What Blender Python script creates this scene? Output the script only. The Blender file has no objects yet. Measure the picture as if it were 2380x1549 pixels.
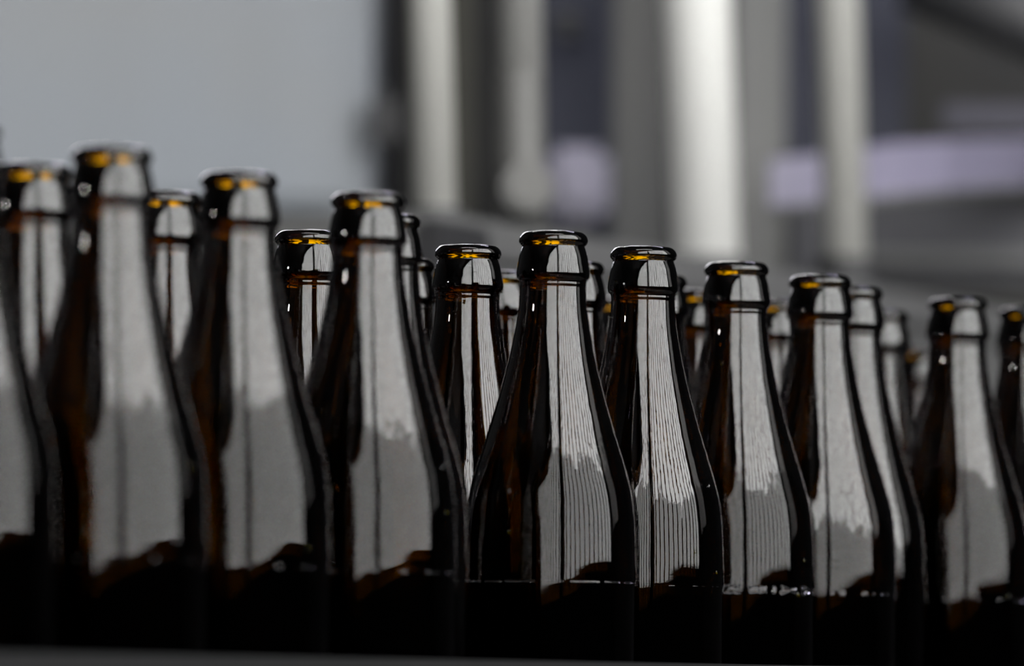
import bpy, bmesh, math, random
from mathutils import Vector, Matrix

random.seed(7)
SC = bpy.context.scene
COL = SC.collection
R = math.radians

# ------------------------------------------------------------------ camera, world, exposure
IMG_W, IMG_H = 2380, 1549
FPX = 13222.0                      # 200 mm lens on a 36 mm sensor
CAM_Z = 1.0341
PITCH, ROLL = 0.0604, 0.011
FWD = Vector((0, math.cos(PITCH), math.sin(PITCH)))
_up0 = Vector((0, -math.sin(PITCH), math.cos(PITCH)))
_r0 = Vector((1, 0, 0))
RIGHT = math.cos(ROLL) * _r0 + math.sin(ROLL) * _up0
UP = -math.sin(ROLL) * _r0 + math.cos(ROLL) * _up0
CAM = Vector((0, 0, CAM_Z))
cam_d = bpy.data.cameras.new('camera')
cam = bpy.data.objects.new('camera', cam_d)
COL.objects.link(cam)
cam.matrix_world = Matrix(((RIGHT.x, UP.x, -FWD.x, CAM.x), (RIGHT.y, UP.y, -FWD.y, CAM.y),
                           (RIGHT.z, UP.z, -FWD.z, CAM.z), (0, 0, 0, 1)))
cam_d.sensor_width = 36.0
cam_d.lens = FPX / IMG_W * 36.0
cam_d.clip_start = 0.05
cam_d.clip_end = 60
cam_d.dof.use_dof = True
cam_d.dof.focus_distance = 2.285
cam_d.dof.aperture_fstop = 7.6
SC.camera = cam

world = bpy.data.worlds.new('world')
SC.world = world
world.use_nodes = True
world.node_tree.nodes['Background'].inputs[0].default_value = (0.55, 0.6, 0.68, 1)
world.node_tree.nodes['Background'].inputs[1].default_value = 0.6

SC.view_settings.view_transform = 'Standard'
SC.view_settings.look = 'None'
SC.view_settings.exposure = 0.0
SC.view_settings.gamma = 1.0
SC.view_settings.use_curve_mapping = False
SC.cycles.max_bounces = 16
SC.cycles.transmission_bounces = 16
SC.cycles.glossy_bounces = 12
SC.cycles.diffuse_bounces = 4
SC.cycles.sample_clamp_indirect = 8.0

WINDOW_RADIANCE = 9.3


def at(px, py, Y):
    """world point on the plane y = Y seen at a photograph pixel"""
    d = FWD + RIGHT * ((px - IMG_W / 2) / FPX) - UP * ((py - IMG_H / 2) / FPX)
    return CAM + d * (Y / d.y)


# ------------------------------------------------------------------ materials
def new_mat(name):
    m = bpy.data.materials.new(name)
    m.use_nodes = True
    nt = m.node_tree
    for n in list(nt.nodes):
        nt.nodes.remove(n)
    out = nt.nodes.new('ShaderNodeOutputMaterial')
    return m, nt, out


def noise(nt, scale, detail=3.0, vec=None, rough=0.5):
    n = nt.nodes.new('ShaderNodeTexNoise')
    n.inputs['Scale'].default_value = scale
    n.inputs['Detail'].default_value = detail
    n.inputs['Roughness'].default_value = rough
    if vec is not None:
        nt.links.new(vec, n.inputs['Vector'])
    return n


def obj_coords(nt, scale=None):
    tc = nt.nodes.new('ShaderNodeTexCoord')
    v = tc.outputs['Object']
    if scale:
        mp = nt.nodes.new('ShaderNodeMapping')
        mp.inputs['Scale'].default_value = scale
        nt.links.new(v, mp.inputs['Vector'])
        v = mp.outputs['Vector']
    return v


def paint(name, c1, c2=None, rough=0.5, metal=0.0, nscale=3.0, bump=0.0, stretch=None, spec=0.5):
    m, nt, out = new_mat(name)
    b = nt.nodes.new('ShaderNodeBsdfPrincipled')
    nt.links.new(b.outputs[0], out.inputs['Surface'])
    b.inputs['Roughness'].default_value = rough
    b.inputs['Metallic'].default_value = metal
    b.inputs['Specular IOR Level'].default_value = spec
    v = obj_coords(nt, stretch)
    n = noise(nt, nscale, 4, v)
    mix = nt.nodes.new('ShaderNodeMix')
    mix.data_type = 'RGBA'
    mix.inputs['A'].default_value = (*c1, 1)
    mix.inputs['B'].default_value = (*(c2 or c1), 1)
    mr = nt.nodes.new('ShaderNodeMapRange')
    mr.inputs['From Min'].default_value = 0.35
    mr.inputs['From Max'].default_value = 0.65
    nt.links.new(n.outputs['Fac'], mr.inputs['Value'])
    nt.links.new(mr.outputs['Result'], mix.inputs['Factor'])
    nt.links.new(mix.outputs['Result'], b.inputs['Base Color'])
    if bump:
        n2 = noise(nt, nscale * 40, 3, v)
        bp = nt.nodes.new('ShaderNodeBump')
        bp.inputs['Strength'].default_value = bump
        bp.inputs['Distance'].default_value = 0.001
        nt.links.new(n2.outputs['Fac'], bp.inputs['Height'])
        nt.links.new(bp.outputs['Normal'], b.inputs['Normal'])
    return m


def emitter(name, col, strength):
    m, nt, out = new_mat(name)
    e = nt.nodes.new('ShaderNodeEmission')
    e.inputs[0].default_value = (*col, 1)
    e.inputs[1].default_value = strength
    nt.links.new(e.outputs[0], out.inputs['Surface'])
    return m


def amber_glass():
    m, nt, out = new_mat('amber_glass')
    L = nt.links.new
    g = nt.nodes.new('ShaderNodeBsdfGlass')
    g.inputs['Color'].default_value = (1, 1, 1, 1)
    g.inputs['Roughness'].default_value = 0.0
    tc = nt.nodes.new('ShaderNodeTexCoord')
    oi = nt.nodes.new('ShaderNodeObjectInfo')
    # every bottle gets its own patch of the textures
    sc = nt.nodes.new('ShaderNodeMath'); sc.operation = 'MULTIPLY'; sc.inputs[1].default_value = 7.0
    L(oi.outputs['Random'], sc.inputs[0])
    cx = nt.nodes.new('ShaderNodeCombineXYZ')
    L(sc.outputs[0], cx.inputs['X']); L(sc.outputs[0], cx.inputs['Y'])
    add = nt.nodes.new('ShaderNodeVectorMath'); add.operation = 'ADD'
    L(tc.outputs['Object'], add.inputs[0]); L(cx.outputs[0], add.inputs[1])
    vec = add.outputs[0]
    # a water film below a ragged drying line: water mirrors about half as much as bare glass
    wl = nt.nodes.new('ShaderNodeAttribute'); wl.attribute_type = 'OBJECT'; wl.attribute_name = 'wet_line'
    sep = nt.nodes.new('ShaderNodeSeparateXYZ'); L(tc.outputs['Object'], sep.inputs[0])
    mp = nt.nodes.new('ShaderNodeMapping'); mp.inputs['Scale'].default_value = (1, 1, 0.25)
    L(vec, mp.inputs['Vector'])
    n1 = noise(nt, 55, 3, mp.outputs['Vector'], 0.6)
    n3 = noise(nt, 420, 4, mp.outputs['Vector'], 0.65)
    dm = nt.nodes.new('ShaderNodeMath'); dm.operation = 'MULTIPLY_ADD'
    dm.inputs[1].default_value = 0.032; dm.inputs[2].default_value = -0.039
    L(n3.outputs['Fac'], dm.inputs[0])
    dz = nt.nodes.new('ShaderNodeMath'); dz.operation = 'MULTIPLY_ADD'
    dz.inputs[1].default_value = 0.046
    L(n1.outputs['Fac'], dz.inputs[0]); L(dm.outputs[0], dz.inputs[2])
    zz = nt.nodes.new('ShaderNodeMath'); zz.operation = 'ADD'
    L(sep.outputs['Z'], zz.inputs[0]); L(dz.outputs[0], zz.inputs[1])
    df = nt.nodes.new('ShaderNodeMath'); df.operation = 'SUBTRACT'
    L(wl.outputs['Fac'], df.inputs[0]); L(zz.outputs[0], df.inputs[1])
    wet = nt.nodes.new('ShaderNodeMapRange')
    wet.inputs['From Min'].default_value = -0.0008; wet.inputs['From Max'].default_value = 0.0008
    L(df.outputs[0], wet.inputs['Value'])
    ior = nt.nodes.new('ShaderNodeMapRange')
    ior.inputs['To Min'].default_value = 1.52; ior.inputs['To Max'].default_value = 1.285
    L(wet.outputs['Result'], ior.inputs['Value'])
    L(ior.outputs['Result'], g.inputs['IOR'])
    # long waves of moulded glass, finer drying streaks on the bare part
    w1 = noise(nt, 45, 1.5, vec)
    b1 = nt.nodes.new('ShaderNodeBump'); b1.inputs['Strength'].default_value = 1.0
    b1.inputs['Distance'].default_value = 0.00012
    L(w1.outputs['Fac'], b1.inputs['Height'])
    mp2 = nt.nodes.new('ShaderNodeMapping'); mp2.inputs['Scale'].default_value = (1, 1, 0.10)
    L(vec, mp2.inputs['Vector'])
    w2 = noise(nt, 700, 2, mp2.outputs['Vector'])
    dry = nt.nodes.new('ShaderNodeMapRange')
    dry.inputs['To Min'].default_value = 1.0; dry.inputs['To Max'].default_value = 0.12
    L(wet.outputs['Result'], dry.inputs['Value'])
    hh = nt.nodes.new('ShaderNodeMath'); hh.operation = 'MULTIPLY'
    L(w2.outputs['Fac'], hh.inputs[0]); L(dry.outputs['Result'], hh.inputs[1])
    b2 = nt.nodes.new('ShaderNodeBump'); b2.inputs['Strength'].default_value = 1.0
    b2.inputs['Distance'].default_value = 0.000012
    L(hh.outputs[0], b2.inputs['Height']); L(b1.outputs['Normal'], b2.inputs['Normal'])
    L(b2.outputs['Normal'], g.inputs['Normal'])
    L(g.outputs[0], out.inputs['Surface'])
    va = nt.nodes.new('ShaderNodeVolumeAbsorption')
    va.inputs['Color'].default_value = (0.90, 0.866, 0.0, 1)
    va.inputs['Density'].default_value = 5300.0
    L(va.outputs[0], out.inputs['Volume'])
    return m


def water():
    m, nt, out = new_mat('clear_water')
    g = nt.nodes.new('ShaderNodeBsdfGlass')
    g.inputs['IOR'].default_value = 1.33
    g.inputs['Roughness'].default_value = 0.02
    nt.links.new(g.outputs[0], out.inputs['Surface'])
    return m


M = {
    'glass': amber_glass(),
    'water': water(),
    'rail': paint('brushed_rail_steel', (0.007, 0.0072, 0.0076), (0.009, 0.009, 0.0095), 0.55, 0.0, 8, 0.2, (1, 1, 8), 0.25),
    'belt': paint('dark_chain_plastic', (0.02, 0.02, 0.022), (0.03, 0.03, 0.03), 0.5, 0, 20),
    'darksteel': paint('dark_painted_steel', (0.03, 0.031, 0.034), (0.04, 0.04, 0.043), 0.5, 0.0, 6),
    'cabinet': paint('blue_grey_enamel', (0.198, 0.2165, 0.2438), (0.2042, 0.2094, 0.2156), 0.5, 0, 3.2),
    'cream': paint('cream_post_paint', (0.3432, 0.3414, 0.3212), (0.3696, 0.3661, 0.3432), 0.5, 0, 5),
    'greypost': paint('mid_grey_post_paint', (0.1628, 0.1619, 0.1558), (0.1804, 0.1786, 0.1716), 0.5, 0, 5),
    'greydark': paint('darker_grey_fitting_and_shade', (0.0924, 0.09152, 0.088), (0.1038, 0.1021, 0.09768), 0.5, 0, 5),  # for the round fitting, and for the shadow band painted on its post
    'platelight': paint('light_grey_plate', (0.1012, 0.1012, 0.09944), (0.1144, 0.1144, 0.1109), 0.5, 0, 4),
    'white': paint('white_post_enamel', (0.6776, 0.6776, 0.6565), (0.7115, 0.7115, 0.686), 0.45, 0, 4),
    'midgrey': paint('mid_grey_panel', (0.05808, 0.05896, 0.05984), (0.0704, 0.06952, 0.06776), 0.55, 0, 4),
    'slate': paint('slate_blue_panel', (0.03208, 0.03445, 0.05108), (0.04277, 0.04514, 0.06415), 0.5, 0, 3, spec=0.15),
    'graphite': paint('graphite_housing', (0.02112, 0.02112, 0.02182), (0.02957, 0.02886, 0.02675), 0.55, 0, 3, spec=0.15),
    'olive': paint('olive_grey_plate', (0.03432, 0.03375, 0.02746), (0.04118, 0.04004, 0.03203), 0.55, 0, 5, spec=0.15),
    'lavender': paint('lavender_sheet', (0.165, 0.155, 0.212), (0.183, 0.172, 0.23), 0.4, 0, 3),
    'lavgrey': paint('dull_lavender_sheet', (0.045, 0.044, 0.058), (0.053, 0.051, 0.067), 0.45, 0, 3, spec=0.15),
    'bed': paint('machine_bed_steel', (0.088, 0.088, 0.08888), (0.1056, 0.1056, 0.1056), 0.5, 0.0, 6, 0.1),
    'bedblue': paint('bluish_bed_steel', (0.029, 0.029, 0.037), (0.036, 0.036, 0.045), 0.5, 0.0, 6, 0.1),
    'black': paint('black_rubber', (0.015, 0.015, 0.017), (0.02, 0.02, 0.022), 0.6, 0, 10),
    'floor': paint('sealed_concrete', (0.07, 0.068, 0.065), (0.1, 0.098, 0.092), 0.5, 0, 1.5, 0.2),
    'wall': paint('dark_hall_wall', (0.035, 0.035, 0.037), (0.045, 0.045, 0.046), 0.8, 0, 1.0, spec=0.15),
    'wall_light': paint('black_hall_cladding', (0.012, 0.012, 0.013), (0.016, 0.016, 0.017), 0.9, 0, 1.0, spec=0.0),
    'fade_reflector': paint('pale_fade_reflector_paint', (0.5, 0.5, 0.5), (0.54, 0.54, 0.53), 0.8, 0, 1.0),  # pale colour of the added panel that fades the bottle reflections
    'ceiling': paint('dark_ceiling', (0.03, 0.03, 0.032), (0.04, 0.04, 0.042), 0.8, 0, 1.0),
    'alu': paint('dark_window_bar', (0.03, 0.03, 0.03), (0.04, 0.04, 0.04), 0.5, 0, 5),
    'pane': emitter('daylit_channel_glass', (1.0, 1.0, 0.985), WINDOW_RADIANCE),
    'pane_high': emitter('high_window_daylight', (0.95, 0.93, 1.0), 8.0),
    'lamp_white': emitter('work_lamp_glow', (1.0, 0.98, 0.95), 95.0),
    'lamp_blue': emitter('violet_white_panel_glow', (0.80, 0.76, 1.0), 22.0),
    'lamp_soft': emitter('soft_panel_glow', (1.0, 0.99, 0.98), 12.0),
    'lamp_panel': emitter('white_panel_glow', (1.0, 0.99, 0.97), 22.0),
}


# ------------------------------------------------------------------ mesh helpers
def link(name, bm, mat, parent=None, smooth=False):
    me = bpy.data.meshes.new(name)
    bmesh.ops.recalc_face_normals(bm, faces=bm.faces[:])
    bm.to_mesh(me)
    bm.free()
    if smooth:
        for p in me.polygons:
            p.use_smooth = True
    if mat is not None:
        me.materials.append(mat)
    o = bpy.data.objects.new(name, me)
    COL.objects.link(o)
    if parent is not None:
        o.parent = parent
    return o


def put(o, p):
    o.location = p
    return o


def empty(name, loc, rz=0.0):
    o = bpy.data.objects.new(name, None)
    COL.objects.link(o)
    o.location = loc
    o.rotation_euler = (0, 0, rz)
    o.empty_display_size = 0.05
    return o


def tag(o, label, cat, group=None):
    o['label'] = label
    o['category'] = cat
    if group:
        o['group'] = group
    return o


def struct(o):
    o['kind'] = 'structure'
    return o


def box_bm(x0, x1, y0, y1, z0, z1, bevel=0.0, bm=None):
    own = bm is None
    bm = bm or bmesh.new()
    vs = [bm.verts.new((x, y, z)) for x in (x0, x1) for y in (y0, y1) for z in (z0, z1)]
    for f in ((0, 1, 3, 2), (4, 6, 7, 5), (0, 4, 5, 1), (2, 3, 7, 6), (0, 2, 6, 4), (1, 5, 7, 3)):
        bm.faces.new([vs[i] for i in f])
    if own and bevel:
        bmesh.ops.bevel(bm, geom=bm.edges[:], offset=bevel, segments=2, affect='EDGES')
    return bm


def tube_bm(a, b, r0, r1=None, seg=24, bm=None):
    bm = bm or bmesh.new()
    a, b = Vector(a), Vector(b)
    r1 = r0 if r1 is None else r1
    ax = (b - a).normalized()
    s = ax.cross(Vector((0, 1, 0)) if abs(ax.y) < 0.9 else Vector((1, 0, 0))).normalized()
    t = ax.cross(s)
    ra, rb = [], []
    for i in range(seg):
        an = 2 * math.pi * i / seg
        d = s * math.cos(an) + t * math.sin(an)
        ra.append(bm.verts.new(a + d * r0))
        rb.append(bm.verts.new(b + d * r1))
    for i in range(seg):
        j = (i + 1) % seg
        bm.faces.new((ra[i], ra[j], rb[j], rb[i]))
    bm.faces.new(ra)
    bm.faces.new(rb)
    return bm


def lathe_bm(prof, seg=96, closed=True):
    bm = bmesh.new()
    rings = []
    for r, z in prof:
        if r < 1e-6:
            rings.append([bm.verts.new((0, 0, z))])
        else:
            rings.append([bm.verts.new((r * math.cos(2 * math.pi * i / seg), r * math.sin(2 * math.pi * i / seg), z)) for i in range(seg)])
    for a, b in zip(rings, rings[1:]):
        for i in range(seg):
            j = (i + 1) % seg
            if len(a) == 1 and len(b) == 1:
                continue
            if len(a) == 1:
                bm.faces.new((a[0], b[j], b[i]))
            elif len(b) == 1:
                bm.faces.new((a[i], a[j], b[0]))
            else:
                bm.faces.new((a[i], a[j], b[j], b[i]))
    return bm


def catmull(pts, n=6):
    out = []
    P = [pts[0]] + list(pts) + [pts[-1]]
    for i in range(1, len(P) - 2):
        p0, p1, p2, p3 = P[i - 1], P[i], P[i + 1], P[i + 2]
        d1 = max(math.dist(p1, p2), 1e-9)
        d0 = max(math.dist(p0, p1), 1e-9)
        d2 = max(math.dist(p2, p3), 1e-9)
        m1 = [0.0, 0.0]; m2 = [0.0, 0.0]
        for k in (0, 1):      # chord-length tangents keep uneven spacing smooth
            a = (p1[k] - p0[k]) / d0 if i > 1 else (p2[k] - p1[k]) / d1
            b = (p2[k] - p1[k]) / d1
            c = (p3[k] - p2[k]) / d2 if i < len(P) - 3 else b
            m1[k] = (a * d1 + b * d0) / (d0 + d1) * d1
            m2[k] = (b * d2 + c * d1) / (d1 + d2) * d1
        for s in range(n):
            t = s / n
            h = (2 * t**3 - 3 * t**2 + 1, t**3 - 2 * t**2 + t, -2 * t**3 + 3 * t**2, t**3 - t**2)
            out.append(tuple(h[0] * p1[k] + h[1] * m1[k] + h[2] * p2[k] + h[3] * m2[k] for k in (0, 1)))
    out.append(tuple(pts[-1]))
    return out


# ------------------------------------------------------------------ the hall (turned 50 degrees to the view)
F4 = Vector((0.016, 2.244, 0))
NV = Vector((math.sin(R(50)), -math.cos(R(50)), 0))     # towards the daylight wall
TV = Vector((math.cos(R(50)), math.sin(R(50)), 0))      # along it
HALL_RZ = math.atan2(TV.y, TV.x)


def hall(name, u0, u1, v0, v1, z0, z1, mat, bevel=0.0, parent=None):
    """box in hall axes: u along the daylight wall, v towards it (local y = -v)"""
    o = link(name, box_bm(u0, u1, -v1, -v0, z0, z1, bevel), mat, parent)
    if parent is None:
        o.location = F4
        o.rotation_euler = (0, 0, HALL_RZ)
    return o


BELT_Z = 0.95
VW = 2.6
U_L, U_R, V_B, H = -9.0, 2.36, -6.5, 4.9
WL, WR, WZ0, WZ1 = -7.6, 2.2, 1.16, 4.35
struct(hall('floor', U_L - .2, U_R + .2, V_B - .2, VW + .2, -0.1, 0, M['floor']))
struct(hall('ceiling', U_L - .2, U_R + .2, V_B - .2, VW + .2, H, H + .1, M['ceiling']))
struct(hall('wall_left', U_L - .2, U_L, V_B, VW, 0, H, M['wall']))
struct(hall('wall_right', U_R, U_R + .2, V_B, VW, 0, H, M['wall_light']))
struct(hall('wall_back', U_L, U_R, V_B - .2, V_B, 0, H, M['wall']))
wf = bmesh.new()
box_bm(U_L, U_R, -(VW + .25), -VW, 0, WZ0, bm=wf)
box_bm(U_L, U_R, -(VW + .25), -VW, WZ1, H, bm=wf)
box_bm(U_L, WL, -(VW + .25), -VW, WZ0, WZ1, bm=wf)
box_bm(WR, U_R, -(VW + .25), -VW, WZ0, WZ1, bm=wf)
o = link('wall_front', wf, M['wall'])
o.location = F4
o.rotation_euler = (0, 0, HALL_RZ)
struct(o)
# the daylight wall: upright channel-glass panes between dark bars, one steel column
win = struct(hall('window_1', WL, WR, VW + .20, VW + .25, WZ0, WZ1, M['alu']))
NP = 29
pw = (WR - WL) / NP
pane_me = bar_me = None
for i in range(NP):
    uc = WL + (i + .5) * pw
    if pane_me is None:
        p = link('pane', box_bm(-pw / 2 + .036, pw / 2 - .036, -.03, 0, WZ0 + .02, WZ1 - .02), M['pane'], win)
        pane_me = p.data
    else:
        p = bpy.data.objects.new('pane', pane_me); COL.objects.link(p); p.parent = win
    p.location = (uc, -(VW + .165), 0)
    if bar_me is None:
        p = link('window_bar', box_bm(-.036, .036, -.06, 0, WZ0, WZ1, .004), M['alu'], win)
        bar_me = p.data
    else:
        p = bpy.data.objects.new('window_bar', bar_me); COL.objects.link(p); p.parent = win
    p.location = (uc - pw / 2, -(VW + .14), 0)
struct(hall('trim_1', -1.90, -1.62, VW - .08, VW + .1, 0, H, M['alu'], .01))


def wedge():
    # dark parapet in front of the glass, rising to the right
    bm = bmesh.new()
    a = [(-1.5, .9), (2.3, .9), (2.3, 1.24), (0.2, 1.205), (-1.5, 1.16)]
    f = [bm.verts.new((u, -(VW - .12), z)) for u, z in a]
    b = [bm.verts.new((u, -(VW - .02), z)) for u, z in a]
    bm.faces.new(f); bm.faces.new(b[::-1])
    for i in range(5):
        j = (i + 1) % 5
        bm.faces.new((f[i], f[j], b[j], b[i]))
    o = link('trim_2', bm, M['wall'])
    o.location = F4
    o.rotation_euler = (0, 0, HALL_RZ)
    struct(o)


wedge()
# high windows in the right wall, behind the machinery
w2 = struct(hall('window_2', U_R - .02, U_R, -4.75, -1.55, 2.05, 3.45, M['alu']))
for k, (va, vb) in enumerate(((-2.25, -1.7), (-3.3, -2.65), (-4.6, -3.7))):
    link('pane', box_bm(U_R - .035, U_R - .02, -vb, -va, 2.15, 3.35, .002), M['pane_high'], w2)
    link('window_bar', box_bm(U_R - .05, U_R - .02, -vb - .09, -vb - .03, 2.05, 3.45, .003), M['alu'], w2)
struct(hall('fade_panel', U_R - .03, U_R, 1.6, VW - .13, 1.42, H, M['fade_reflector'], .003))  # added unseen pale panel, softens the right edge of the bottle reflections

# ------------------------------------------------------------------ lamps of the hall
def panel_lamp(loc, rz, label, length, mat):
    t = empty('panel_lamp', loc, rz)
    tag(t, label, 'lamp', 'panel lamps hanging over the machine')
    h2 = length / 2
    link('housing', box_bm(-h2, h2, -.15, .15, 0, .05, .01), M['darksteel'], t)
    link('diffuser', box_bm(-h2 + .02, h2 - .02, -.13, .13, -.012, 0, .003), mat, t)
    for x in (-h2 * .7, h2 * .7):
        link('hanger_rod', tube_bm((x, 0, .05), (x, 0, H - loc[2]), .006, seg=8), M['darksteel'], t)


panel_lamp((-.45, 4.75, 3.75), R(8), 'white panel lamp hanging over the machine behind the bottles', 1.5, M['lamp_panel'])
panel_lamp((.15, .95, 4.3), R(4), 'long white panel lamp hanging over the aisle in front of the conveyor', 2.6, M['lamp_soft'])
panel_lamp((1.05, 4.1, 3.85), R(-20), 'violet-white panel lamp hanging over the right end of the bottle line', 1.0, M['lamp_blue'])

wl = empty('work_lamp', (-2.55, 1.25, 0))
tag(wl, 'small round work lamp on a dark floor stand left of the conveyor', 'lamp')
hd = Vector((0, 0, 1.93))
aim = (Vector((0.03, 2.3, 1.15)) - Vector((-2.55, 1.25, 1.93))).normalized()
link('base_plate', tube_bm((0, 0, 0), (0, 0, .03), .22, seg=32), M['darksteel'], wl)
link('pole', tube_bm((0, 0, .03), (0, 0, 1.9), .018, seg=16), M['darksteel'], wl, True)
link('lamp_head', tube_bm(hd - aim * .12, hd + aim * .02, .05, .085, 28), M['darksteel'], wl)
link('lens', tube_bm(hd + aim * .02, hd + aim * .03, .072, seg=28), M['lamp_white'], wl)

# ------------------------------------------------------------------ the conveyor
LINE0 = Vector((-.1787, 1.8207, 0))
LDIR = Vector((.4453, .8954, 0))
LPERP = Vector((.8954, -.4453, 0))         # towards the camera side
LINE_RZ = math.atan2(LDIR.y, LDIR.x)
conv = empty('bottle_conveyor', LINE0, LINE_RZ)   # local x along the line, local -y towards the camera
tag(conv, 'dark bottle conveyor with a grey steel guide rail along its near side', 'conveyor')
S0, S1, WB = -.9, 1.75, .46
for k in range(6):
    y1 = .058 - k * 0 + k * .0835 - .10
    link('chain_strip', box_bm(S0, S1, y1, y1 + .0815, BELT_Z - .012, BELT_Z, .002), M['belt'], conv)
link('side_frame', box_bm(S0, S1, -.075, -.045, BELT_Z - .16, BELT_Z - .005, .004), M['darksteel'], conv)
link('side_frame', box_bm(S0, S1, WB + .01, WB + .04, BELT_Z - .16, BELT_Z - .005, .004), M['darksteel'], conv)
link('guide_rail', box_bm(S0, S1, -.058, -.044, BELT_Z + .052, BELT_Z + .090, .003), M['rail'], conv)
link('guide_rail', box_bm(S0, S1, WB - .02, WB - .006, BELT_Z + .052, BELT_Z + .090, .003), M['rail'], conv)
for x in (-.8, -.1, .7, 1.5):
    for y in (-.066, WB + .002):
        link('rail_bracket', box_bm(x, x + .03, y - .008, y + .008, BELT_Z - .1, BELT_Z + .08, .002), M['darksteel'], conv)
for x in (-.8, .4, 1.6):
    for y in (-.06, WB + .025):
        link('leg', box_bm(x, x + .05, y - .025, y + .025, 0, BELT_Z - .1, .004), M['darksteel'], conv)

# ------------------------------------------------------------------ the bottles
TOP = 0.260


def bottle_profile():
    # (radius mm, distance below the mouth mm)
    lip = [(10.3, 0.05), (11.6, 0.25), (12.8, 1.2), (13.55, 2.5), (13.7, 3.5), (13.4, 4.6), (12.75, 5.35), (12.45, 6.0)]
    crown = [(12.45, 6.0), (12.75, 6.8), (13.35, 8.8), (14.0, 12.0), (14.5, 15.0), (14.66, 16.8), (14.5, 17.9), (14.0, 18.9), (13.4, 19.5), (13.2, 20.3)]
    neck = [(13.2, 20.3), (13.22, 21.3), (13.04, 21.9), (13.06, 23.0), (13.3, 27), (13.85, 32), (14.75, 37.5), (16.6, 47.5), (20.0, 61.5),
            (24.6, 77.5), (29.4, 93), (31.7, 101.5), (33.0, 110), (33.65, 119), (33.98, 129), (34.12, 137.6)]
    ring = [(34.12, 137.6), (34.125, 138.6), (34.13, 139.8), (34.13, 141)]
    body = [(34.13, 141), (34.13, 160), (34.13, 200), (34.13, 240)]
    base = [(34.13, 240), (34.05, 248), (33.2, 255), (30.5, 259), (27.5, 260), (24.5, 259.2), (20, 257), (10, 255), (0, 254.5)]
    pts = []
    for seg, n in ((lip, 4), (crown, 4), (neck, 5), (ring, 4), (body, 2), (base, 4)):
        c = catmull(seg, n)
        pts += c if not pts else c[1:]
    inner = [(0, 250), (12, 250.5), (22, 250.5), (28, 247.5), (30.8, 241), (31.3, 232), (31.3, 200), (31.3, 160), (31.2, 141), (30.8, 125),
             (29.6, 110), (26.5, 94), (21.6, 78), (17.0, 62), (13.4, 48), (11.2, 37), (10.2, 28), (9.6, 18), (9.2, 8), (9.1, 3), (9.4, 0.9), (10.3, 0.05)]
    pts += catmull(inner, 3)[0:]
    # the two lists meet on the axis at different heights and at the mouth
    return [(r / 1000, TOP - z / 1000) for r, z in pts]


def bottle_mesh():
    prof = bottle_profile()
    # split where the outside base ends on the axis
    k = [i for i, (r, z) in enumerate(prof) if r < 1e-6]
    outer, inner = prof[:k[0] + 1], prof[k[1]:]
    seg = 96
    bm = bmesh.new()

    def ring(r, z):
        return [bm.verts.new((r * math.cos(2 * math.pi * i / seg), r * math.sin(2 * math.pi * i / seg), z)) for i in range(seg)]
    first = None
    rows = []
    for r, z in outer[:-1]:
        rows.append(ring(r, z))
    rows.append([bm.verts.new((0, 0, outer[-1][1]))])
    rin = [[bm.verts.new((0, 0, inner[0][1]))]]
    for r, z in inner[1:-1]:
        rin.append(ring(r, z))
    rin.append(rows[0])
    for chain in (rows, rin):
        for a, b in zip(chain, chain[1:]):
            for i in range(seg):
                j = (i + 1) % seg
                if len(b) == 1:
                    bm.faces.new((a[i], a[j], b[0]))
                elif len(a) == 1:
                    bm.faces.new((a[0], b[i], b[j]))
                else:
                    bm.faces.new((a[i], a[j], b[j], b[i]))
    bmesh.ops.recalc_face_normals(bm, faces=bm.faces[:])
    me = bpy.data.meshes.new('bottle')
    bm.to_mesh(me)
    bm.free()
    for p in me.polygons:
        p.use_smooth = True
    me.materials.append(M['glass'])
    return me


BME = bottle_mesh()
OUT = sorted([(z, r) for r, z in bottle_profile()[:120]])


def outer_r(z):
    best = 0
    for r, zz in bottle_profile():
        if abs(zz - z) < 0.0022:
            best = max(best, r)
    return best


def bottle(x, y, label, wet=0.0, group=None, name='glass_bottle'):
    o = bpy.data.objects.new(name, BME)
    COL.objects.link(o)
    o.location = (x, y, BELT_Z)
    o.rotation_euler = (0, 0, random.uniform(0, 6.28))
    o['wet_line'] = wet
    tag(o, label, 'bottle', group)
    return o


G_FRONT = 'amber bottles in the front row'
G_BACK = 'amber bottles standing behind the front row'
# name: x, y, drying line height, label
FRONT = [
    (-.1787, 1.8207, .172, 'amber bottle cut off by the left edge of the photo, nearest the camera'),
    (-.1349, 1.9024, .168, 'blurred amber bottle with the highest mouth in the photo, first full one at the left'),
    (-.0964, 1.9930, .177, 'second full amber bottle from the left in the front row, mouth against the grey cabinet'),
    (-.0531, 2.0721, .173, 'third full amber front-row bottle from the left, just left of the cream post'),
    (.0160, 2.2439, .174, 'sharp amber bottle in the middle of the photo with its whole shoulder in view'),
    (.0534, 2.3191, .158, 'sharp amber front-row bottle just right of the middle one, left of the white post'),
    (.0946, 2.3992, .169, 'amber front-row bottle standing just right of the bright white post'),
    (.1338, 2.4699, .150, 'amber front-row bottle standing below the cream post at the right'),
    (.2045, 2.6064, .176, 'blurred amber front-row bottle nearest the right edge with its whole mouth in view'),
    (.2420, 2.6666, .150, 'amber bottle cut off by the right edge of the photo'),
]
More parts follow.
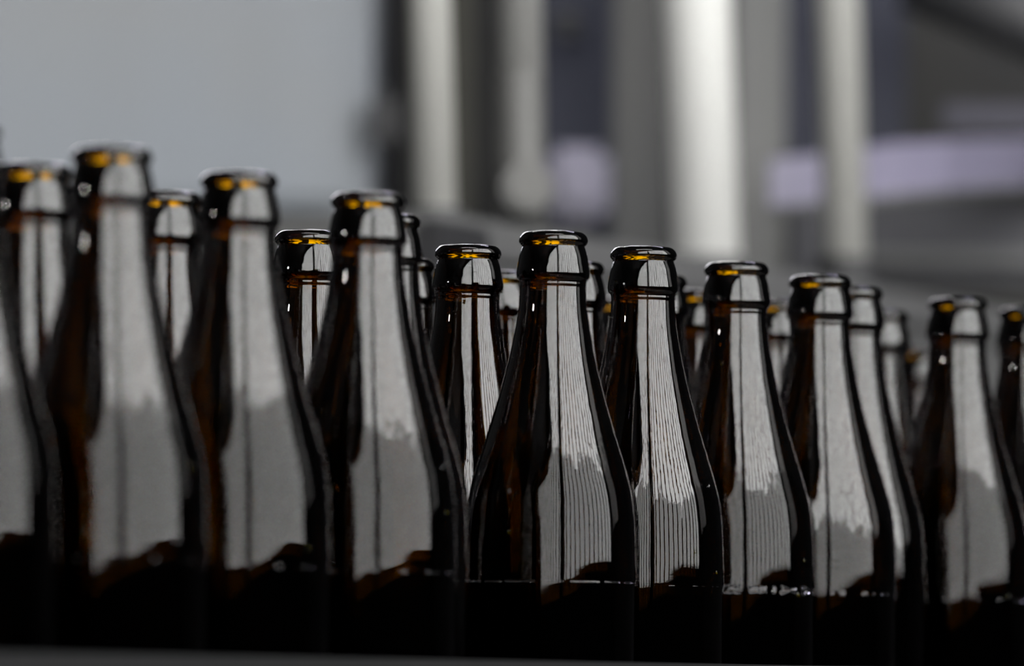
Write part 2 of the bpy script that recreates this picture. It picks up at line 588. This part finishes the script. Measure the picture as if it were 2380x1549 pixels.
BACK = [
    (-.1671, 1.9682, 'amber bottle behind the front row at the far left, mouth left of the highest one'),
    (-.1278, 2.0780, 'amber bottle seen between the first and second full front-row bottles from the left'),
    (-.0809, 2.2531, 'sharp amber bottle seen between the second and third full front-row bottles from the left'),
    (-.0488, 2.1675, 'amber bottle whose mouth peeks out right behind the third full front-row bottle'),
    (-.0465, 2.3981, 'amber bottle with a sliver of mouth beside the sharp bottle left of the middle'),
    (-.0183, 2.3202, 'sharp amber back bottle with a wide brown stripe, left of the middle front bottle'),
    (-.0060, 2.4671, 'amber bottle seen in the gap left of the middle front bottle, mostly hidden'),
    (.0253, 2.4053, 'amber bottle whose mouth peeks out right behind the middle front bottle'),
    (.0627, 2.4810, 'amber bottle with a sliver of mouth right behind the bottle right of the middle'),
    (.0845, 2.5709, 'amber bottle with yellow glints in the gap left of the bottle by the white post'),
    (.1225, 2.6318, 'blurred amber bottle in the gap right of the bottle by the white post'),
    (.1523, 2.5431, 'amber bottle close behind the front-row bottle below the right cream post'),
    (.1752, 2.7029, 'small blurred amber bottle left of the nearly whole bottle at the right'),
    (.2158, 2.9979, 'farthest blurred amber bottle, low in the gap at the right with two yellow discs'),
    (.0474, 2.6382, 'faint amber bottle far back in the gap between the two middle front bottles'),
]
placed = []
front_objs = []
for x, y, w, lab in FRONT:
    front_objs.append(bottle(x, y, lab, w, G_FRONT))
    placed.append((x, y))
for x, y, lab in BACK:
    bottle(x, y, lab, .10 if y < 2.3 else .145, G_BACK)
    placed.append((x, y))


# the rest of the crowd on the belt, only where the ones in view hide it
SIL = [(r, z) for r, z in bottle_profile()[:95:3] if z > .1]


def proj(p):
    v = p - CAM
    d = v.dot(FWD)
    return IMG_W / 2 + FPX * v.dot(RIGHT) / d, IMG_H / 2 - FPX * v.dot(UP) / d, d


def rad_at(z):
    b = 0.0
    for r, zz in SIL:
        if zz >= z - .004:
            b = max(b, r) if abs(zz - z) < .006 else b
    return b


KNOWN = [(x, y) for x, y in placed]


def hidden(x, y):
    seen = tot = 0
    for r, z in SIL[::2]:
        for s in (-1, -.5, 0, .5, 1):
            px, py, d = proj(Vector((x + s * r, y, BELT_Z + z)))
            if not (-10 < px < IMG_W + 10 and 0 < py < 1300):
                continue
            tot += 1
            ok = False
            for kx, ky in KNOWN:
                if ky > y - .02:
                    continue
                kd = proj(Vector((kx, ky, BELT_Z + .2)))[2]
                zz = CAM_Z + (BELT_Z + z - CAM_Z) * ky / y - BELT_Z
                if zz > TOP:
                    continue
                rr = rad_at(zz)
                kpx, _, _ = proj(Vector((kx, ky, BELT_Z + zz)))
                if abs(px - kpx) < rr * FPX / kd:
                    ok = True
                    break
            seen += not ok
    return tot == 0 or seen / tot < .05


def crowd():
    rnd = random.Random(3)
    n = 0
    for t in range(6000):
        s = rnd.uniform(-.25, 1.5)
        w = rnd.uniform(0, .40)
        p = LINE0 + LDIR * s - LPERP * w
        if any((p.x - a) ** 2 + (p.y - b) ** 2 < .0695 ** 2 for a, b in placed):
            continue
        px, py, d = proj(Vector((p.x, p.y, BELT_Z + TOP)))
        if px < -500 or px > IMG_W + 450 or not hidden(p.x, p.y):
            continue
        placed.append((p.x, p.y))
        bottle(p.x, p.y, 'amber bottle deep in the crowd, hidden behind the bottles in front', .12, 'amber bottles hidden deep in the crowd')
        n += 1
        if n >= 22:
            break
    return n


print('hidden crowd', crowd())


# water lying on the shoulder step of the front bottles, and a few drops
def water_ring(o, thick, gaps, a0, a1, seed):
    rnd = random.Random(seed)
    bm = bmesh.new()
    z0 = TOP - .1386
    N = 120
    prev = None
    h = thick
    for i in range(N + 1):
        a = a0 + (a1 - a0) * i / N
        h += rnd.uniform(-.3, .3) * thick
        h = min(max(h, thick * .3), thick * 1.6)
        on = math.sin(a * 17 + seed) + math.sin(a * 41 + seed * 2) > gaps
        if not on:
            prev = None
            continue
        cur = []
        for k in range(6):
            t = math.pi * k / 5
            rr = .03415 + math.sin(t) * h * .55
            zz = z0 + math.cos(t) * h
            cur.append(bm.verts.new((rr * math.cos(a), rr * math.sin(a), zz)))
        if prev:
            for k in range(5):
                bm.faces.new((prev[k], prev[k + 1], cur[k + 1], cur[k]))
            bm.faces.new((prev[5], prev[0], cur[0], cur[5]))
        prev = cur
    r = link('water_bead', bm, M['water'], o, True)
    r['label'] = 'bead of water along the shoulder step'
    r.rotation_euler = (0, 0, -o.rotation_euler[2])
    return r


def drop(o, ang, z, size):
    bm = bmesh.new()
    bmesh.ops.create_uvsphere(bm, u_segments=10, v_segments=6, radius=size)
    d = link('water_drop', bm, M['water'], o, True)
    rr = outer_r(z)
    a = ang - o.rotation_euler[2]
    d.location = (rr * math.cos(a), rr * math.sin(a), z)
    d.rotation_euler = (0, 0, a)
    d.scale = (.45, 1, 1.25)


spec = [None, (.0004, .6), (.0005, .3), (.0006, .1), (.00032, -1.2), (.0004, .2), (.0014, -.9), (.0009, .1), (.0008, .4), None]
for i, (o, s) in enumerate(zip(front_objs, spec)):
    if s:
        water_ring(o, s[0], s[1], R(-175), R(-5), 11 + i)
rnd = random.Random(5)
for i, o in enumerate(front_objs[1:9]):
    for k in range(5):
        drop(o, R(rnd.uniform(-165, -20)), rnd.uniform(.118, .165) if k else rnd.uniform(.2, .232), rnd.uniform(.0004, .0008))

# ------------------------------------------------------------------ machinery behind the bottles
def panel(name, x0, x1, y0, y1, Y, depth, mat, parent=None, bevel=.004):
    """box whose front face at world y = Y covers these photograph pixels"""
    a, b = at(x0, y1, Y), at(x1, y0, Y)
    return link(name, box_bm(a.x, b.x, Y, Y + depth, a.z, b.z, bevel), mat, parent)


def ground(o, mat, x0, x1, Y, depth, ztop, name='plinth'):
    return link(name, box_bm(x0, x1, Y, Y + depth, 0, ztop, .004), mat, o)


# grey-blue cabinet at the left
Yc = 4.25
cab = empty('machine_cabinet', (0, 0, 0))
tag(cab, 'large blue-grey enamelled machine cabinet at the left behind the bottles', 'cabinet')
a, b = at(-700, 500, Yc), at(865, -500, Yc)
link('body', box_bm(a.x, b.x, Yc + .02, Yc + .7, a.z, b.z + .1, .015), M['cabinet'], cab)
panel('door', -330, 835, -420, 470, Yc, .022, M['cabinet'], cab, .008)
h = panel('hinge', 862, 925, 215, 335, Yc - .02, .05, M['black'], cab, .005)
panel('hinge', 872, 915, -330, -230, Yc - .02, .05, M['black'], cab, .005)
panel('skirt', -700, 880, 470, 640, Yc + .05, .6, M['midgrey'], cab)
ground(cab, M['graphite'], a.x, b.x, Yc + .06, .58, at(0, 640, Yc).z, 'plinth')


# grey machine bed running parallel to the conveyor behind it; the posts stand on it
BED0 = at(1000, 500, 3.34)
BZ = BED0.z
bd = empty('machine_bed', (BED0.x, BED0.y, 0), LINE_RZ)     # local x along the bed, local +y away from the camera
tag(bd, 'long grey steel machine bed with upright posts on it, behind the bottle mouths', 'machine')
link('bed_top', box_bm(-.03, .95, -.02, .25, BZ - .024, BZ, .003), M['bed'], bd)
link('bed_front', box_bm(-.02, .95, -.012, .23, BZ - .17, BZ - .024, .003), M['bed'], bd)
link('end_bracket', box_bm(-.06, .012, -.035, -.02, BZ - .09, BZ - .008, .003), M['black'], bd)
for x in (.0, .88):
    for y in (.0, .17):
        link('leg', box_bm(x, x + .05, y, y + .05, 0, BZ - .17, .004), M['darksteel'], bd)


def post(name, xt, xb, Y, rad, mat, label, base_mat, flange=1.7, fh=.006):
    yb = 0
    for py in range(400, 760):          # where the upright meets the bed top
        if at(xb, py, Y).z <= BZ:
            yb = py
            break
    top, bot = at(xt, -260, Y), at(xb, yb, Y)
    bot.z = BZ
    t = empty(name, bot)
    tag(t, label, 'post', 'upright posts of the machine')
    up = (top - bot)
    link('tube', tube_bm((0, 0, 0), up * 2.2, rad, seg=32), mat, t, True)
    link('end_cap', tube_bm(up * 2.2, up * 2.2 + up.normalized() * .01, rad * 1.05, seg=32), base_mat, t)
    link('flange', tube_bm((0, 0, 0), (0, 0, fh), rad * flange, seg=32), base_mat, t)
    return t


post('support_post', 991, 1012, 3.37, .0130, M['cream'], 'cream round post beside the blue-grey cabinet', M['darksteel'], 1.3)
p2 = post('support_post', 1203, 1216, 3.46, .0142, M['greypost'], 'grey round post with a round fitting at its foot, left of the middle', M['graphite'], 1.3)
post('support_post', 1608, 1642, 3.73, .0230, M['white'], 'broad bright white post, the brightest thing behind the bottles', M['bed'], 1.04)
post('support_post', 1940, 1967, 3.95, .0155, M['cream'], 'pale round post at the right in front of the lavender band', M['black'], 1.5, .022)
# fitting on the second post
c = at(1224, 445, 3.43)
off = p2.location
f = link('round_fitting', tube_bm(Vector((c.x, 3.40, c.z)) - off, Vector((c.x, 3.45, c.z)) - off, .0155, seg=32), M['greydark'], p2)
link('fitting_cap', tube_bm(Vector((c.x, 3.395, c.z)) - off, Vector((c.x, 3.40, c.z)) - off, .011, seg=32), M['greydark'], f)
link('shade_sleeve', tube_bm(Vector((at(1212, 400, 3.45).x, 3.45, at(1212, 400, 3.45).z)) - off,
                             Vector((at(1207, 175, 3.45).x, 3.45, at(1207, 175, 3.45).z)) - off, .0146, seg=32), M['greydark'], p2)  # thin sleeve in darker grey, stands in for a shadow band on the post

# housing behind the posts
Yh = 4.5
hs = empty('machine_housing', (0, 0, 0))
tag(hs, 'dark grey machine housing of upright plates behind the posts', 'machine')
panel('olive_plate', 1035, 1100, -400, 560, Yh - .1, .03, M['olive'], hs)
panel('dark_plate', 925, 1290, -400, 640, Yh + .08, .03, M['graphite'], hs)
panel('slate_plate', 1240, 1440, -400, 640, Yh + .02, .03, M['slate'], hs)
panel('grey_plate', 1420, 1560, -400, 640, Yh - .1, .03, M['midgrey'], hs)
panel('handle', 1270, 1370, 20, 80, Yh - .06, .05, M['black'], hs, .01)
panel('upright_plate', 1690, 1832, -400, 640, Yh - .2, .04, M['platelight'], hs, .006)
panel('dark_plate', 1540, 1720, -400, 640, Yh + .04, .03, M['graphite'], hs)
panel('slate_plate', 1800, 2110, -400, 480, Yh + .06, .03, M['slate'], hs)
panel('back_plate', 930, 2560, -700, 800, Yh + .3, .05, M['graphite'], hs)
q = at(900, 640, Yh)
ground(hs, M['graphite'], q.x, at(2600, 640, Yh).x, Yh + .12, .1, at(1500, 640, Yh).z, 'plinth')

# low panel behind the right end of the bed
rb = empty('side_panel', (0, 0, 0))
tag(rb, 'low bluish grey machine panel below the lavender chute at the right', 'machine')
panel('face', 1836, 2800, 462, 655, 4.42, .03, M['bedblue'], rb)
panel('top_rib', 1990, 2800, 590, 612, 4.40, .03, M['bed'], rb, .003)
ground(rb, M['graphite'], at(1840, 0, 4.42).x, at(2800, 0, 4.42).x, 4.43, .02, at(2200, 655, 4.42).z, 'plinth')

# lavender guard chute: curved sheet rising to the right
ch = empty('guard_chute', (0, 0, 0))
tag(ch, 'lavender-grey sheet chute curving upward at the right', 'chute')
bm = bmesh.new()
Yl = 4.02
DY = (0, .012, .024, .04, .07, .15, .26, .42)
low = [(1790, 485), (1900, 474), (2000, 463), (2100, 453), (2200, 444), (2300, 438), (2400, 434), (2550, 430)]
top = [(1790, 372), (1900, 358), (2000, 342), (2100, 330), (2200, 326), (2300, 322), (2400, 320), (2550, 318)]
rows = []
for k, (lo, hi) in enumerate(zip(low, top)):
    y = Yl + DY[k]
    p, q = at(*lo, y), at(*hi, y + .06)
    rows.append([bm.verts.new(v) for v in (p, q, q + Vector((0, .006, 0)), p + Vector((0, .006, 0)))])
for a_, b_ in zip(rows, rows[1:]):
    for i in range(4):
        j = (i + 1) % 4
        bm.faces.new((a_[i], a_[j], b_[j], b_[i]))
bm.faces.new(rows[0]); bm.faces.new(rows[-1][::-1])
link('sheet', bm, M['lavender'], ch)
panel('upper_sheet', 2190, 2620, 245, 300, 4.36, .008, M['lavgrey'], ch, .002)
panel('sheet_strut', 2440, 2470, 240, 460, 4.37, .012, M['darksteel'], ch, .002)
bm = bmesh.new()
prev = None
for k, lo in enumerate(low):
    p = at(lo[0], lo[1] + 3, Yl + DY[k])
    if prev is not None:
        tube_bm(prev, p, .003, seg=10, bm=bm)
    prev = p
link('edge_bead', bm, M['bed'], ch)
for x in (1962, 2480):
    p = at(x, 460 if x < 2000 else 350, 4.03 if x < 2000 else 4.2)
    link('support_leg', tube_bm((p.x, p.y + .05, BZ), (p.x, p.y + .05, p.z + .01), .008, seg=16), M['darksteel'], ch, True)

# lavender box left of the white post
bx = empty('control_box', (0, 0, 0))
tag(bx, 'small blurred lavender box beside the grey post left of the middle', 'box')
panel('box_body', 1272, 1418, 338, 508, 4.38, .06, M['lavender'], bx, .008)
panel('box_cover', 1300, 1392, 400, 478, 4.37, .012, M['lavender'], bx, .004)
p = at(1347, 500, 4.38)
link('stand', tube_bm((p.x, 4.40, 0), (p.x, 4.40, p.z), .012, seg=16), M['darksteel'], bx, True)

# slanted dark brace at the upper right
br = empty('slanted_brace', (0, 0, 0))
tag(br, 'dark slanted beam crossing the upper right corner', 'beam')
p, q = at(2120, -70, 4.4), at(2640, 140, 4.4)
link('beam', tube_bm(p, q, .032, seg=20), M['darksteel'], br, True)
link('beam_end', tube_bm(q, q + Vector((.02, 0, -.006)), .036, seg=20), M['black'], br)
